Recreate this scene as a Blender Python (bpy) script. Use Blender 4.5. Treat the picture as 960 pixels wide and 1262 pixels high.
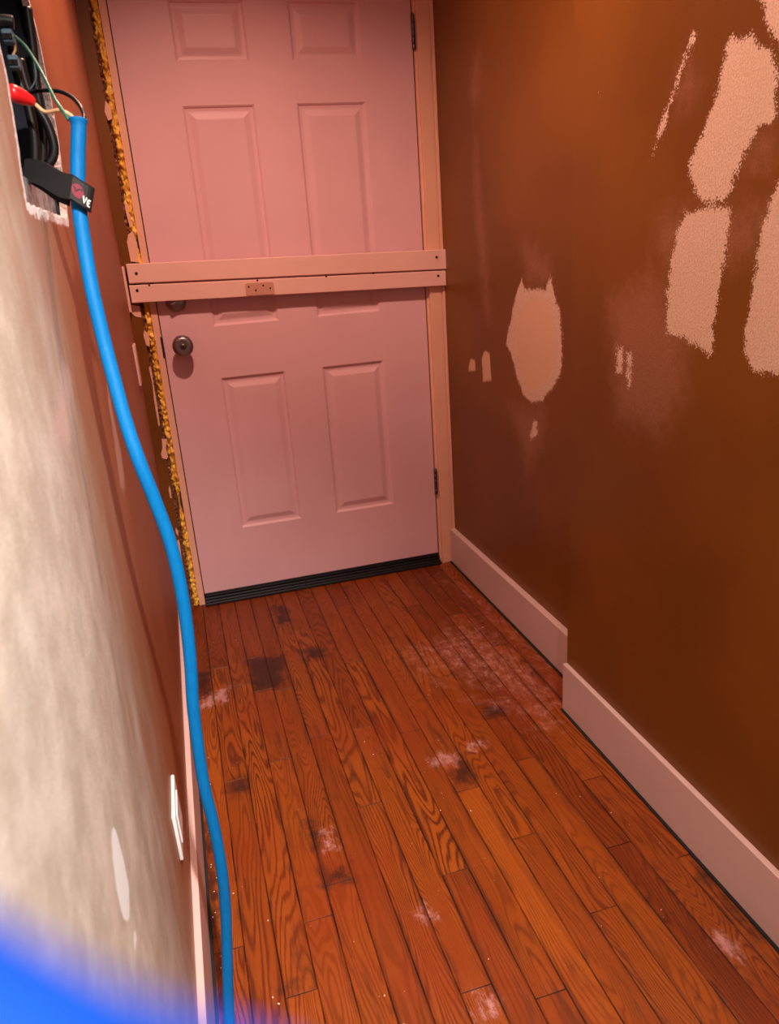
import bpy, bmesh, math, random
import numpy as np
from mathutils import Vector, Matrix, noise, geometry
random.seed(7)
C = bpy.context.scene.collection
for o in list(bpy.data.objects): bpy.data.objects.remove(o)

# ---------------- camera ----------------
CAM_LOC=(0.03290,-2.63601,1.19837); CAM_ROT=(1.233167,0.068313,-0.281144); FPX=927.89
cd = bpy.data.cameras.new('camera'); cam = bpy.data.objects.new('camera', cd); C.objects.link(cam)
cam.location = CAM_LOC; cam.rotation_euler = CAM_ROT
cd.sensor_fit = 'HORIZONTAL'; cd.sensor_width = 7.2; cd.lens = FPX/960*7.2
cd.clip_start = 0.002; cd.clip_end = 50
cd.dof.use_dof = True; cd.dof.focus_distance = 1.55; cd.dof.aperture_fstop = 1.85
bpy.context.scene.camera = cam

# ---------------- world, lights, exposure ----------------
wd = bpy.data.worlds.new('world'); bpy.context.scene.world = wd; wd.use_nodes = True
wd.node_tree.nodes['Background'].inputs[0].default_value = (.9,.72,.74,1)
wd.node_tree.nodes['Background'].inputs[1].default_value = .06
vs = bpy.context.scene.view_settings
vs.view_transform = 'Standard'; vs.look = 'None'; vs.gamma = 1; vs.use_curve_mapping = False
vs.exposure = 0.0
def light(name, kind, loc, energy, color, size=.1, rot=(0,0,0), sy=None, spread=None):
    l = bpy.data.lights.new(name, kind); l.energy = energy; l.color = color
    o = bpy.data.objects.new(name, l); C.objects.link(o); o.location = loc; o.rotation_euler = rot
    if kind == 'AREA':
        l.size = size
        if sy: l.shape = 'RECTANGLE'; l.size_y = sy
        if spread: l.spread = spread
    else: l.shadow_soft_size = size
    return o
hl = light('hall_ceiling_light', 'SPOT', (.25,-1.08,2.40), 104, (1,.59,.45), .045)
hl.data.spot_size = math.radians(142); hl.data.spot_blend = .75
rl = light('rear_work_light', 'SPOT', (.22,-2.9,2.20), 390, (1,.87,.79), .022)
rl.data.spot_size = math.radians(78); rl.data.spot_blend = 1.0
rl.rotation_euler = (Vector((-.42,-1.85,.36))-Vector((.22,-2.9,2.20))).to_track_quat('-Z','Y').to_euler()
light('side_fill_light', 'AREA', (1.02,-3.0,1.25), 6, (1,.95,.92), .9, (0,math.radians(90),0), 1.0)  # unseen soft light added to brighten the near left wall, no window modelled

# ---------------- helpers ----------------
def tag(o, label=None, cat=None, group=None, kind=None):
    if label: o['label'] = label
    if cat: o['category'] = cat
    if group: o['group'] = group
    if kind: o['kind'] = kind
    return o
def empty(name, loc, label=None, cat=None, group=None, kind=None):
    o = bpy.data.objects.new(name, None); C.objects.link(o); o.location = loc; o.empty_display_size = .05
    return tag(o, label, cat, group, kind)
def put(name, bm, mat, parent=None, smooth=False, attrs=None):
    bmesh.ops.recalc_face_normals(bm, faces=bm.faces)
    me = bpy.data.meshes.new(name); bm.to_mesh(me); bm.free()
    if smooth:
        for p in me.polygons: p.use_smooth = True
    o = bpy.data.objects.new(name, me); C.objects.link(o)
    me.materials.append(mat)
    if parent:
        o.parent = parent; bpy.context.view_layer.update()
        o.matrix_parent_inverse = parent.matrix_world.inverted()
    return o
def raw(name, verts, faces, mat, parent=None, smooth=False, attrs=None):
    me = bpy.data.meshes.new(name); me.from_pydata(verts, [], faces); me.update()
    if smooth: me.polygons.foreach_set('use_smooth', [True]*len(me.polygons))
    for k, v in (attrs or {}).items():
        a = me.attributes.new(k, 'FLOAT', 'POINT'); a.data.foreach_set('value', np.asarray(v, dtype=np.float32))
    o = bpy.data.objects.new(name, me); C.objects.link(o); me.materials.append(mat)
    if parent:
        o.parent = parent; bpy.context.view_layer.update()
        o.matrix_parent_inverse = parent.matrix_world.inverted()
    return o
def box(bm, a, b, bev=0.0, seg=2, mat=None):
    """axis box from corner a to corner b, optional bevel"""
    r = bmesh.ops.create_cube(bm, size=1)
    vs_ = r['verts']
    for v in vs_:
        v.co = Vector([a[i]+(v.co[i]+.5)*(b[i]-a[i]) for i in range(3)])
    if bev:
        es = list({e for v in vs_ for e in v.link_edges})
        r2 = bmesh.ops.bevel(bm, geom=es, offset=bev, segments=seg, profile=.5, affect='EDGES')
    return bm
def lathe(bm, prof, origin, axis, n=40):
    """prof: (distance along axis, radius)"""
    ax = Vector(axis).normalized(); u = ax.orthogonal().normalized(); w = ax.cross(u)
    rings = []
    for d, r in prof:
        c = Vector(origin)+ax*d
        rings.append([bm.verts.new(c+(u*math.cos(2*math.pi*i/n)+w*math.sin(2*math.pi*i/n))*max(r,1e-5)) for i in range(n)])
    for A, B in zip(rings, rings[1:]):
        for i in range(n): bm.faces.new((A[i],A[(i+1)%n],B[(i+1)%n],B[i]))
    bm.faces.new(rings[0]); bm.faces.new(list(reversed(rings[-1])))
def catmull(P, sub=10):
    P = [Vector(p) for p in P]; Q = [P[0]*2-P[1]]+P+[P[-1]*2-P[-2]]; out = []
    for i in range(1, len(Q)-2):
        for k in range(sub):
            t = k/sub; a,b,c,d = Q[i-1],Q[i],Q[i+1],Q[i+2]
            out.append(.5*((2*b)+(c-a)*t+(2*a-5*b+4*c-d)*t*t+(3*b-a-3*c+d)*t**3))
    out.append(P[-1]); return out
def tube(bm, P, rad, n=16, sub=10, flat=None):
    pts = catmull(P, sub) if sub > 1 else [Vector(p) for p in P]
    m = len(pts); R = rad if callable(rad) else (lambda t: rad)
    t0 = (pts[1]-pts[0]).normalized(); u = t0.orthogonal().normalized()
    rings = []
    for i, p in enumerate(pts):
        t = (pts[min(i+1,m-1)]-pts[max(i-1,0)]).normalized()
        u = (u-t*u.dot(t)).normalized(); w = t.cross(u); r = R(i/(m-1))
        rings.append([bm.verts.new(p+(u*math.cos(2*math.pi*k/n)+w*math.sin(2*math.pi*k/n))*r) for k in range(n)])
    for A, B in zip(rings, rings[1:]):
        for k in range(n): bm.faces.new((A[k],A[(k+1)%n],B[(k+1)%n],B[k]))
    bm.faces.new(rings[0]); bm.faces.new(list(reversed(rings[-1])))
def sdf(X, Y, poly):
    """signed distance (positive inside) of points to polygon"""
    P = np.array(poly); d = np.full(X.shape, 1e9); ins = np.zeros(X.shape, bool); n = len(P)
    for i in range(n):
        ax, ay = P[i]; bx, by = P[(i+1)%n]; ex, ey = bx-ax, by-ay
        t = np.clip(((X-ax)*ex+(Y-ay)*ey)/(ex*ex+ey*ey+1e-12), 0, 1)
        d = np.minimum(d, np.hypot(X-ax-t*ex, Y-ay-t*ey))
        c = ((ay > Y) != (by > Y))
        with np.errstate(divide='ignore', invalid='ignore'):
            ins ^= c & (X < (bx-ax)*(Y-ay)/((by-ay) if by != ay else 1e-12)+ax)
    return np.where(ins, d, -d)
def union(X, Y, polys):
    r = np.full(X.shape, -1.0)
    for p in polys: r = np.maximum(r, sdf(X, Y, p))
    return r

# ---------------- materials ----------------
class NT:
    def __init__(s, name):
        s.m = bpy.data.materials.new(name); s.m.use_nodes = True; s.t = s.m.node_tree
        s.b = s.t.nodes['Principled BSDF']; s.L = s.t.links.new
    def n(s, typ, ins=None, **kw):
        nd = s.t.nodes.new('ShaderNode'+typ)
        for k, v in kw.items(): setattr(nd, k, v)
        for k, v in (ins or {}).items():
            if hasattr(v, 'is_output'): s.L(v, nd.inputs[k])
            else: nd.inputs[k].default_value = v
        return nd
    def coord(s, out='Object'): return s.n('TexCoord').outputs[out]
    def geo(s): return s.n('NewGeometry').outputs['Position']
    def attr(s, name): return s.n('Attribute', attribute_name=name).outputs['Fac']
    def math(s, op, a, b=0.0, c=None, clamp=False):
        nd = s.n('Math', {0:a, 1:b}, operation=op, use_clamp=clamp)
        if c is not None:
            if hasattr(c, 'is_output'): s.L(c, nd.inputs[2])
            else: nd.inputs[2].default_value = c
        return nd.outputs[0]
    def step(s, v, lo, hi, a=0.0, b=1.0):
        nd = s.n('MapRange', {0:v, 1:lo, 2:hi, 3:a, 4:b}, interpolation_type='SMOOTHSTEP'); return nd.outputs[0]
    def noise(s, vec, scale, detail=3, rough=.5, dist=0.0):
        return s.n('TexNoise', {'Vector':vec, 'Scale':scale, 'Detail':detail, 'Roughness':rough, 'Distortion':dist}).outputs[0]
    def scl(s, vec, sc): return s.n('VectorMath', {0:vec, 1:sc}, operation='MULTIPLY').outputs[0]
    def mix(s, f, a, b, mode='MIX'):
        nd = s.n('Mix', data_type='RGBA', blend_type=mode)
        for i, v in ((0,f),(6,a),(7,b)):
            if hasattr(v, 'is_output'): s.L(v, nd.inputs[i])
            else: nd.inputs[i].default_value = v if i == 0 else (tuple(v)+(1,))[:4]
        return nd.outputs[2]
    def bump(s, h, strength, dist=.001):
        nd = s.n('Bump', {'Height':h, 'Strength':strength, 'Distance':dist}); s.L(nd.outputs[0], s.b.inputs['Normal'])
    def set(s, **kw):
        names = dict(col='Base Color', rough='Roughness', metal='Metallic', spec='Specular IOR Level', coat='Coat Weight')
        for k, v in kw.items():
            i = s.b.inputs[names[k]]
            if hasattr(v, 'is_output'): s.L(v, i)
            else: i.default_value = (tuple(v)+(1,))[:4] if k == 'col' else v
        return s
def simple(name, col, rough=.5, metal=0.0, var=.12, scale=30, bump=0.0, bscale=200):
    t = NT(name); g = t.geo(); f = t.noise(g, scale, 4)
    t.set(col=t.mix(t.step(f,.3,.7), [c*(1-var) for c in col], [min(1,c*(1+var)) for c in col]), rough=rough, metal=metal)
    if bump: t.bump(t.noise(g, bscale, 3), bump)
    return t.m

BROWN = (.300,.072,.017)
def wall_paint():
    t = NT('brown_wall_paint'); g = t.geo()
    base = t.mix(t.step(t.noise(g, 2.2, 3), .35,.65), (.150,.047,.0055), (.190,.063,.0075))
    sd, sf, si = t.attr('patch'), t.attr('faint'), t.attr('core')
    st = t.noise(g, 330, 2); st2 = t.noise(g, 40, 4, .6)
    edge = t.math('ADD', sd, t.math('MULTIPLY_ADD', st, .026, -.013))
    edge = t.math('ADD', edge, t.math('MULTIPLY_ADD', st2, .018, -.009))
    den = t.step(t.math('ADD', sd, t.math('MULTIPLY_ADD', st2, .034, -.017)), -.008, .022)
    den = t.math('MULTIPLY', den, t.step(t.noise(g, 7, 3, .6), .25, .5, .72, 1))
    thr = t.math('MULTIPLY_ADD', den, -.62, .76)
    m = t.n('MapRange', {0:t.math('SUBTRACT', st, thr), 1:-.07, 2:.07, 3:0, 4:.95}, interpolation_type='SMOOTHSTEP').outputs[0]
    m = t.math('MULTIPLY', m, t.step(sd, -.014, -.006))
    m2 = t.step(t.math('ADD', sf, t.math('MULTIPLY_ADD', st2, .09, -.045)), -.045, .06, 0, .30)
    m2 = t.math('MULTIPLY', m2, t.step(st, .25, .7, .45, 1))
    m3 = t.step(t.math('ADD', si, t.math('MULTIPLY_ADD', st2, .01, -.005)), -.004, .006)
    c = t.mix(m2, base, (.55,.27,.20))
    c = t.mix(m, c, t.mix(t.step(st,.35,.65), (.56,.37,.27), (.68,.47,.36)))
    c = t.mix(m3, c, (.62,.38,.25))
    # fine sanding scuffs
    sc = t.noise(t.scl(g, (1,9,2)), 9, 5, .7)
    c = t.mix(t.step(sc, .66, .80, 0, .10), c, (.6,.32,.25))
    t.set(col=c, rough=t.math('MULTIPLY_ADD', t.math('MAXIMUM', m, m3), .35, .42), spec=.35)
    t.bump(t.math('ADD', t.math('MULTIPLY', t.noise(g, 260, 2), .35), t.math('MULTIPLY', t.math('MULTIPLY', st, m), 1.6)), .35, .0015)
    return t.m
def left_paint():
    t = NT('left_wall_paint'); g = t.geo()
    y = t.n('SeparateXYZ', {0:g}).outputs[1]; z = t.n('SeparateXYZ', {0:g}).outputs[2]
    base = t.mix(t.step(t.noise(g, 2.2, 3), .35,.65), (.30,.085,.030), (.36,.11,.042))
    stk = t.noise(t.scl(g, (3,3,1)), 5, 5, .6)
    # lamp glare put into the colour: brown paint fades to cream toward the camera
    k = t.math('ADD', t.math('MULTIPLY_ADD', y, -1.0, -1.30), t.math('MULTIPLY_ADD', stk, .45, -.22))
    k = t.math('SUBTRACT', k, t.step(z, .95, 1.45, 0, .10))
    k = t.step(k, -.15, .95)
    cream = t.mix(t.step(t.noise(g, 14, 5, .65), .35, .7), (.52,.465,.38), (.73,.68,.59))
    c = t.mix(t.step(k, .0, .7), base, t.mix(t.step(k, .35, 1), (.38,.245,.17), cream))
    sd, sf = t.attr('patch'), t.attr('faint'); st2 = t.noise(g, 60, 4, .6)
    m2 = t.step(t.math('ADD', sf, t.math('MULTIPLY_ADD', st2, .04, -.02)), -.012, .02, 0, .42)
    c = t.mix(m2, c, (.80,.58,.52))
    m = t.step(t.math('ADD', sd, t.math('MULTIPLY_ADD', st2, .008, -.004)), -.001, .002)
    c = t.mix(m, c, (.95,1,1))
    ch = t.step(t.math('ADD', t.attr('rim'), t.math('MULTIPLY_ADD', t.noise(g, 160, 3), .016, -.008)), -.001, .001)
    c = t.mix(ch, c, (.88,.86,.86))
    t.set(col=c, rough=.5, spec=.3)
    t.bump(t.noise(g, 220, 3), .25, .0012)
    return t.m
def oak():
    t = NT('oak_strip_floor'); g = t.geo()
    s = t.n('SeparateXYZ', {0:g}); x, y = s.outputs[0], s.outputs[1]
    r1, r2 = t.attr('seed'), t.attr('tone')
    off = t.n('CombineXYZ', {0:t.math('MULTIPLY_ADD', r1, 37.0, x), 1:t.math('MULTIPLY_ADD', r1, 91.0, t.math('MULTIPLY', y, .115)), 2:t.math('MULTIPLY', r1, 13.0)}).outputs[0]
    h = t.noise(off, 9, 2.5, .45)
    q = t.math('ADD', t.math('MULTIPLY', h, t.math('MULTIPLY_ADD', r1, 34.0, 26.0)), t.math('MULTIPLY', x, 55.0))
    ring = t.math('PINGPONG', q, .5)                       # 0..0.5 growth rings
    fib = t.n('CombineXYZ', {0:t.math('MULTIPLY', x, 1.0), 1:t.math('MULTIPLY', y, .03), 2:r1}).outputs[0]
    fibre = t.noise(fib, 900, 3, .6)
    g1 = t.step(t.math('ADD', ring, t.math('MULTIPLY_ADD', fibre, .70, -.35)), .30, .04)   # dark earlywood line
    tone = t.mix(r2, (.100,.013,.0015), (.31,.072,.0058))
    tone = t.mix(t.step(t.noise(off, 30, 3), .3, .75, 0, .35), tone, (.33,.07,.010))
    c = t.mix(t.math('MULTIPLY', g1, t.step(t.noise(off, 5, 2), .3, .7, .30, .90)), tone, (.075,.012,.003))
    c = t.mix(t.step(fibre, .55, .75, 0, .25), c, (.12,.022,.006))
    # redder, worn patches of finish
    c = t.mix(t.step(t.noise(g, 2.6, 4, .6), .42, .68, 0, .55), c, (.21,.028,.005))
    n1 = t.noise(g, 26, 5, .65); n2 = t.noise(t.scl(g, (1.6,1,1)), 30, 7, .78); n3 = t.noise(g, 190, 3, .6)
    dk = t.step(t.math('ADD', t.attr('stain'), t.math('MULTIPLY_ADD', n1, .09, -.045)), -.018, .022, 0, .86)
    c = t.mix(dk, c, (.030,.010,.007))
    d = t.math('ADD', t.attr('dust'), t.math('MULTIPLY_ADD', n1, .34, -.18))
    d = t.step(d, -.05, .09); d2 = t.math('MULTIPLY', d, t.step(n2, .42, .70, .08, .62))
    c = t.mix(d2, c, (.62,.29,.24))
    w = t.step(t.math('ADD', t.attr('smear'), t.math('MULTIPLY_ADD', n2, .11, -.058)), -.008, .022)
    c = t.mix(t.math('MULTIPLY', w, t.step(n2, .36, .62, .12, .60)), c, (.55,.30,.29))
    # grime collected in worn streaks
    c = t.mix(t.step(t.noise(t.scl(g, (9,.9,1)), 4.5, 5, .7), .52, .72, 0, .75), c, (.07,.018,.008))
    fr = t.math('ABSOLUTE', t.math('SUBTRACT', t.math('FRACT', t.math('DIVIDE', t.math('SUBTRACT', x, -.0142-.572), .0572)), .5))
    ed = t.math('MULTIPLY', t.step(fr, .30, .50), t.step(t.noise(t.n('CombineXYZ', {0:t.math('MULTIPLY', x, 17.0), 1:y, 2:r1}).outputs[0], 2.6, 4, .6), .46, .66, 0, .78))
    c = t.mix(ed, c, (.055,.013,.006))
    gap = t.attr('gap')
    c = t.mix(t.math('MULTIPLY', gap, t.step(t.noise(g, 12, 3), .3, .65, .15, .9)), c, (.022,.008,.005))
    sp = t.step(t.noise(g, 75, 1), .80, .84, 0, .8)
    c = t.mix(sp, c, (.75,.5,.45))
    ro = t.math('MULTIPLY_ADD', n1, .30, .26); ro = t.math('MAXIMUM', ro, t.math('MULTIPLY', d2, .9))
    t.set(col=c, rough=ro, spec=.28)
    hh = t.math('SUBTRACT', t.math('MULTIPLY', fibre, .4), t.math('ADD', t.math('MULTIPLY', g1, .5), t.math('MULTIPLY', gap, 2.5)))
    t.bump(hh, .35, .0012)
    return t.m
def door_paint():
    t = NT('door_paint'); g = t.geo()
    c = t.mix(t.step(t.noise(g, 3, 3), .35, .65), (.73,.43,.46), (.77,.46,.49))
    sm = t.noise(t.scl(g, (1,1,2.5)), 7, 5, .7)
    c = t.mix(t.step(sm, .68, .82, 0, .25), c, (.42,.22,.21))
    t.set(col=c, rough=.42, spec=.35)
    t.bump(t.noise(t.scl(g, (3,1,.35)), 260, 3), .12, .0006)
    return t.m
def trim_paint(name, a, b, wood=False):
    t = NT(name); g = t.geo()
    c = t.mix(t.step(t.noise(g, 5, 3), .3, .7), a, b)
    mk = t.noise(g, 34, 5, .7); c = t.mix(t.step(mk, .70, .80, 0, .45), c, (.28,.12,.07))
    t.set(col=c, rough=.45, spec=.35)
    t.bump(t.noise(t.scl(g, (.12,1,3)) if wood else g, 300 if wood else 120, 4), .45 if wood else .15, .0012)
    return t.m
def steel(name, col, rough=.28):
    t = NT(name); g = t.geo()
    t.set(col=t.mix(t.step(t.noise(g, 60, 3), .3, .7), [c*.85 for c in col], col), rough=t.math('MULTIPLY_ADD', t.noise(t.scl(g,(1,1,30)), 60, 2), .12, rough-.05), metal=1.0)
    return t.m
def foam_mat():
    t = NT('amber_spray_foam'); g = t.geo()
    n = t.noise(g, 45, 4, .6); c = t.mix(t.step(n, .30, .66), (.60,.26,.025), (1,.62,.085))
    c = t.mix(t.step(t.noise(g, 95, 4, .7), .60, .70, 0, .8), c, (.10,.028,.012))
    t.set(col=c, rough=.38, spec=.5); t.bump(t.noise(g, 130, 3), .5, .003)
    return t.m
def rubble_mat():
    t = NT('broken_wallboard'); g = t.geo(); n = t.noise(g, 120, 5, .75)
    c = t.mix(t.step(n, .40, .60), (.07,.018,.012), (.30,.10,.055))
    c = t.mix(t.step(t.noise(g, 70, 4, .7), .56, .64), c, (.62,.30,.22))
    t.set(col=c, rough=.85); t.bump(n, .9, .006)
    return t.m
def cable_mat(ca=(.0005,.128,.36), cb=(.0006,.148,.42), name='blue_cable_jacket'):
    t = NT(name); g = t.geo(); n = t.noise(t.scl(g, (4,4,1)), 60, 4, .6)
    c = t.mix(t.step(n, .3, .7), ca, cb)
    c = t.mix(t.step(t.noise(g, 150, 4, .7), .66, .78, 0, .16), c, (.25,.42,.60))
    t.set(col=c, rough=.55, spec=.16); t.bump(t.noise(g, 500, 2), .08, .0005)
    return t.m
def gypsum():
    t = NT('torn_gypsum_edge'); g = t.geo(); n = t.noise(g, 260, 4, .7)
    c = t.mix(t.step(n, .35, .5), (.26,.17,.15), (.70,.55,.50)); t.set(col=c, rough=.9); t.bump(n, .8, .003)
    return t.m
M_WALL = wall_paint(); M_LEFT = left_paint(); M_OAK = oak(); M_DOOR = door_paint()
M_TRIM = trim_paint('casing_paint', (.78,.42,.29), (.82,.46,.33)); M_BASE = trim_paint('baseboard_paint', (.60,.42,.385), (.64,.45,.41))
M_BOARD = trim_paint('board_paint', (.80,.47,.41), (.84,.51,.44), True)
M_PLATE = trim_paint('plate_paint', (.56,.27,.19), (.62,.30,.22))
M_STEEL = steel('brushed_nickel', (.34,.28,.27), .34); M_DARKSTEEL = steel('dark_hinge_steel', (.16,.13,.125), .3)
M_FOAM = foam_mat(); M_RUB = rubble_mat(); M_BLUE = cable_mat(); M_GYP = gypsum(); M_BLUE2 = cable_mat((.0002,.024,.18), (.0003,.029,.21), 'deep_blue_cable_jacket')
M_BLACK = simple('black_rubber', (.006,.006,.007), .42); M_HOLE = simple('dark_hole', (.008,.006,.006), .9)
M_CLOTH = simple('black_hook_strap', (.005,.0045,.005), .95, bump=.4, bscale=900)
M_PATCHBLACK = simple('black_label_rubber', (.016,.014,.015), .7)
M_RED = simple('red_plastic', (.75,.012,.014), .35); M_LOGO = simple('logo_maroon', (.20,.010,.030), .55, var=.05)
M_WHITE = simple('white_plastic', (.80,.80,.80), .3, var=.03); M_PRINT = simple('white_print', (.85,.84,.84), .6, var=.02)
M_GREEN = simple('green_wire', (.015,.12,.075), .4); M_TAN = simple('cream_wire', (.68,.38,.20), .4)
M_METAL = simple('galvanised_box', (.035,.040,.055), .42, .8, bump=.3, bscale=90); M_GREYMET = simple('galvanised_lip', (.36,.36,.38), .5, .5, var=.5, scale=90, bump=.5, bscale=160)
M_BLUEGREY = simple('blue_grey_connector', (.09,.16,.22), .45); M_STUD = simple('rough_stud_wood', (.10,.035,.015), .8, var=.4, scale=60)
M_CEIL = simple('ceiling_paint', (.62,.42,.34), .8)
M_CRUMB = simple('plaster_crumb', (.80,.60,.55), .9)
M_COPPER = simple('bare_copper', (.75,.45,.20), .3, .9)

# ---------------- floor: oak strips running toward the door ----------------
PW = .0572; X0 = -.0142
joints = {-2:[-.30,-1.60], -1:[-.655,-1.53], 0:[-.49,-1.05,-1.95], 1:[-.617,-1.66], 2:[-.47,-.67,-1.012,-1.518], 3:[-.69,-1.445], 4:[-.30,-.95,-1.9],
          5:[-.35,-1.25], 6:[-.955,-1.75], 7:[-.62,-1.5], 8:[-.22,-1.02,-1.80], 9:[-1.282,-2.1], 10:[-.52,-1.46], 11:[-.80,-1.68], 12:[-.33,-1.23], 13:[-.98,-1.55], 14:[-.45,-1.35], 15:[-.70,-1.62]}
tones = {(9,1):.98, (3,0):.25, (2,0):.35, (2,1):.05, (0,0):.15, (0,1):.6, (1,0):.45, (1,1):.72, (4,1):.65, (3,2):.6, (2,4):.55,(8,0):.3,(2,3):.62}
fv, ff, seed, tone, gapa = [], [], [], [], []
GAP = .0008; rf = random.Random(11)
for k in range(-3, 18):
    ys = [.20]+joints.get(k, [-1.0+.3*math.sin(k*2.3)])+[-3.4+.2*math.sin(k), -5.4]
    xa = X0+PW*k; xb = xa+PW
    for j in range(len(ys)-1):
        s_, tn = rf.random(), tones.get((k,j), .15+.7*rf.random())
        y1, y0 = ys[j], ys[j+1]
        xs_ = [xa, xa+GAP, xa+GAP+.0012, xb-GAP-.0012, xb-GAP, xb]; n_in = 9
        xs_ = xs_[:3]+[xs_[2]+(xs_[3]-xs_[2])*i/n_in for i in range(1,n_in)]+xs_[3:]
        step_ = .010 if y1 > -2.1 and y0 > -2.6 else .05
        ny = max(2, int((y1-y0)/step_)); ys_ = [y0, y0+GAP]+[y0+GAP*2+(y1-y0-4*GAP)*i/ny for i in range(ny+1)]+[y1-GAP, y1]
        b0 = len(fv); NX, NY = len(xs_), len(ys_)
        for iy, yy in enumerate(ys_):
            for ix, xx in enumerate(xs_):
                e = ix in (0,1,NX-2,NX-1) or iy in (0,1,NY-2,NY-1); ee = ix in (0,NX-1) or iy in (0,NY-1)
                fv.append((xx, yy, -.0012 if ee else 0)); seed.append(s_); tone.append(tn); gapa.append(1 if e else 0)
        for iy in range(NY-1):
            for ix in range(NX-1):
                a = b0+iy*NX+ix; ff.append((a, a+1, a+NX+1, a+NX))
FV = np.array(fv); FX, FY = FV[:,0], FV[:,1]
def ell(cx, cy, rx, ry, n=14, a=0):
    return [(cx+rx*math.cos(t)*math.cos(a)-ry*math.sin(t)*math.sin(a), cy+rx*math.cos(t)*math.sin(a)+ry*math.sin(t)*math.cos(a)) for t in [2*math.pi*i/n for i in range(n)]]
stain = union(FX, FY, [[(0.0993,-0.4654),(0.2168,-0.4882),(0.2050,-0.5912),(0.1770,-0.6745),(0.1014,-0.6709)], [(-0.0599,-0.4863),(-0.0120,-0.4962),(-0.0225,-0.6339),(-0.0583,-0.6149)],
   [(-0.0090,-1.0511),(0.0451,-1.0406),(0.0416,-1.1007),(-0.0045,-1.1125)], [(0.1582,-1.4018),(0.2072,-1.4085),(0.2081,-1.4474),(0.1539,-1.4438)], [(0.2310,-0.1006),(0.2809,-0.1576),(0.2732,-0.2701),(0.2310,-0.2739)],
   [(0.2642,-0.4730),(0.3451,-0.4935),(0.3385,-0.5579),(0.2765,-0.5502)], [(0.1512,-1.2539),(0.1766,-1.2634),(0.1646,-1.3345),(0.1490,-1.3526)], [(0.0454,-1.6304),(0.0626,-1.6324),(0.0585,-1.6661),(0.0424,-1.6643)],
   [(0.5536,-1.1725),(0.5624,-1.2081),(0.5472,-1.2710),(0.4989,-1.2673),(0.5127,-1.2201)], [(-0.0675,-1.1722),(-0.0528,-1.1777),(-0.0530,-1.4696),(-0.0661,-1.5544),(-0.0576,-1.6726),(-0.0959,-1.6594),(-0.0801,-1.4600)], 
   [(0.6820,-0.9767),(0.7432,-1.0115),(0.7243,-1.0532),(0.6818,-1.0458)], [(0.8761,-1.6237),(0.8751,-1.6963),(0.8810,-1.8557),(0.8681,-1.8582),(0.8535,-1.7143),(0.8589,-1.6363)]])
dust = union(FX, FY, [[(0.8282,-0.4650),(0.8812,-0.5802),(0.9007,-0.8066),(0.9263,-0.9588),(0.8685,-1.1012),(0.7858,-1.1609),(0.7790,-0.9849),(0.7211,-0.8970),(0.6452,-0.7736),(0.6000,-0.6016),(0.7189,-0.5686)],
   [(0.8911,-0.1353),(0.9497,-0.4202),(0.9664,-0.8830),(0.9447,-0.8498),(0.9011,-0.4649)], [(0.6777,-0.9439),(0.8591,-1.0174),(0.7917,-1.1271),(0.7594,-1.0768)],[(0.5532,-0.5818),(0.6466,-0.6214),(0.6162,-0.8541),(0.5709,-0.6937)]])
smear = union(FX, FY, [[(0.4694,-1.1398),(0.5174,-1.1285),(0.5618,-1.1458),(0.5391,-1.1991),(0.4683,-1.1796)], [(0.5857,-1.1175),(0.6468,-1.1275),(0.6369,-1.1633),(0.5757,-1.1563)],
   [(-0.0574,-0.6463),(0.0385,-0.5947),(0.0326,-0.6936),(-0.0548,-0.7114)], [(0.1761,-1.2891),(0.2023,-1.2924),(0.2062,-1.3559),(0.1724,-1.3518)], [(0.3516,-1.7488),(0.3960,-1.7643),(0.3793,-1.8174),(0.3171,-1.7995)],
   [(0.7663,-1.7711),(0.8213,-1.7830),(0.8318,-1.8311),(0.8108,-1.8724),(0.7922,-1.8454),(0.7818,-1.8063)], [(0.3013,-1.5480),(0.3331,-1.5496),(0.3467,-1.6027),(0.3088,-1.5985)]])
floor = raw('floor', fv, ff, M_OAK, attrs=dict(seed=seed, tone=tone, gap=gapa, stain=stain, dust=dust, smear=smear))
tag(floor, 'worn orange oak strip floor', kind='structure')

# ---------------- walls ----------------
XR, XN, XL, YC = .983, .8935, -.087, -1.08
HGT = 2.44
def gridwall(axis_x, y0, y1, z0, z1, dy, dz):
    ys = np.linspace(y0, y1, max(2,int(abs(y1-y0)/dy)+1)); zs = np.linspace(z0, z1, max(2,int((z1-z0)/dz)+1))
    V = [(axis_x, a, b) for b in zs for a in ys]; n = len(ys)
    F = [(j*n+i, j*n+i+1, (j+1)*n+i+1, (j+1)*n+i) for j in range(len(zs)-1) for i in range(n-1)]
    return V, F
rv, rfc = [], []
for (ax, y0, y1, z0, z1, d1, d2) in ((XR, .05, YC, 0, 1.95, .008, .008), (XR, .05, YC, 1.95, HGT, .2,.2), (XN, YC, -1.95, 0, 1.7, .007, .007), (XN, YC, -1.95, 1.7, HGT, .2, .2), (XN, -1.95, -2.4, 0, HGT, .2,.2)):
    V, F = gridwall(ax, y0, y1, z0, z1, d1, d2); b = len(rv); rv += V; rfc += [tuple(i+b for i in f) for f in F]
b = len(rv); rv += [(XN,YC,0),(XR,YC,0),(XR,YC,HGT),(XN,YC,HGT), (XN,-2.4,0),(1.2,-2.4,0),(1.2,-2.4,HGT),(XN,-2.4,HGT)]; rfc += [(b,b+1,b+2,b+3),(b+4,b+5,b+6,b+7)]
RV = np.array(rv); isN = RV[:,0] < .93; RY, RZ = RV[:,1], RV[:,2]
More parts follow.
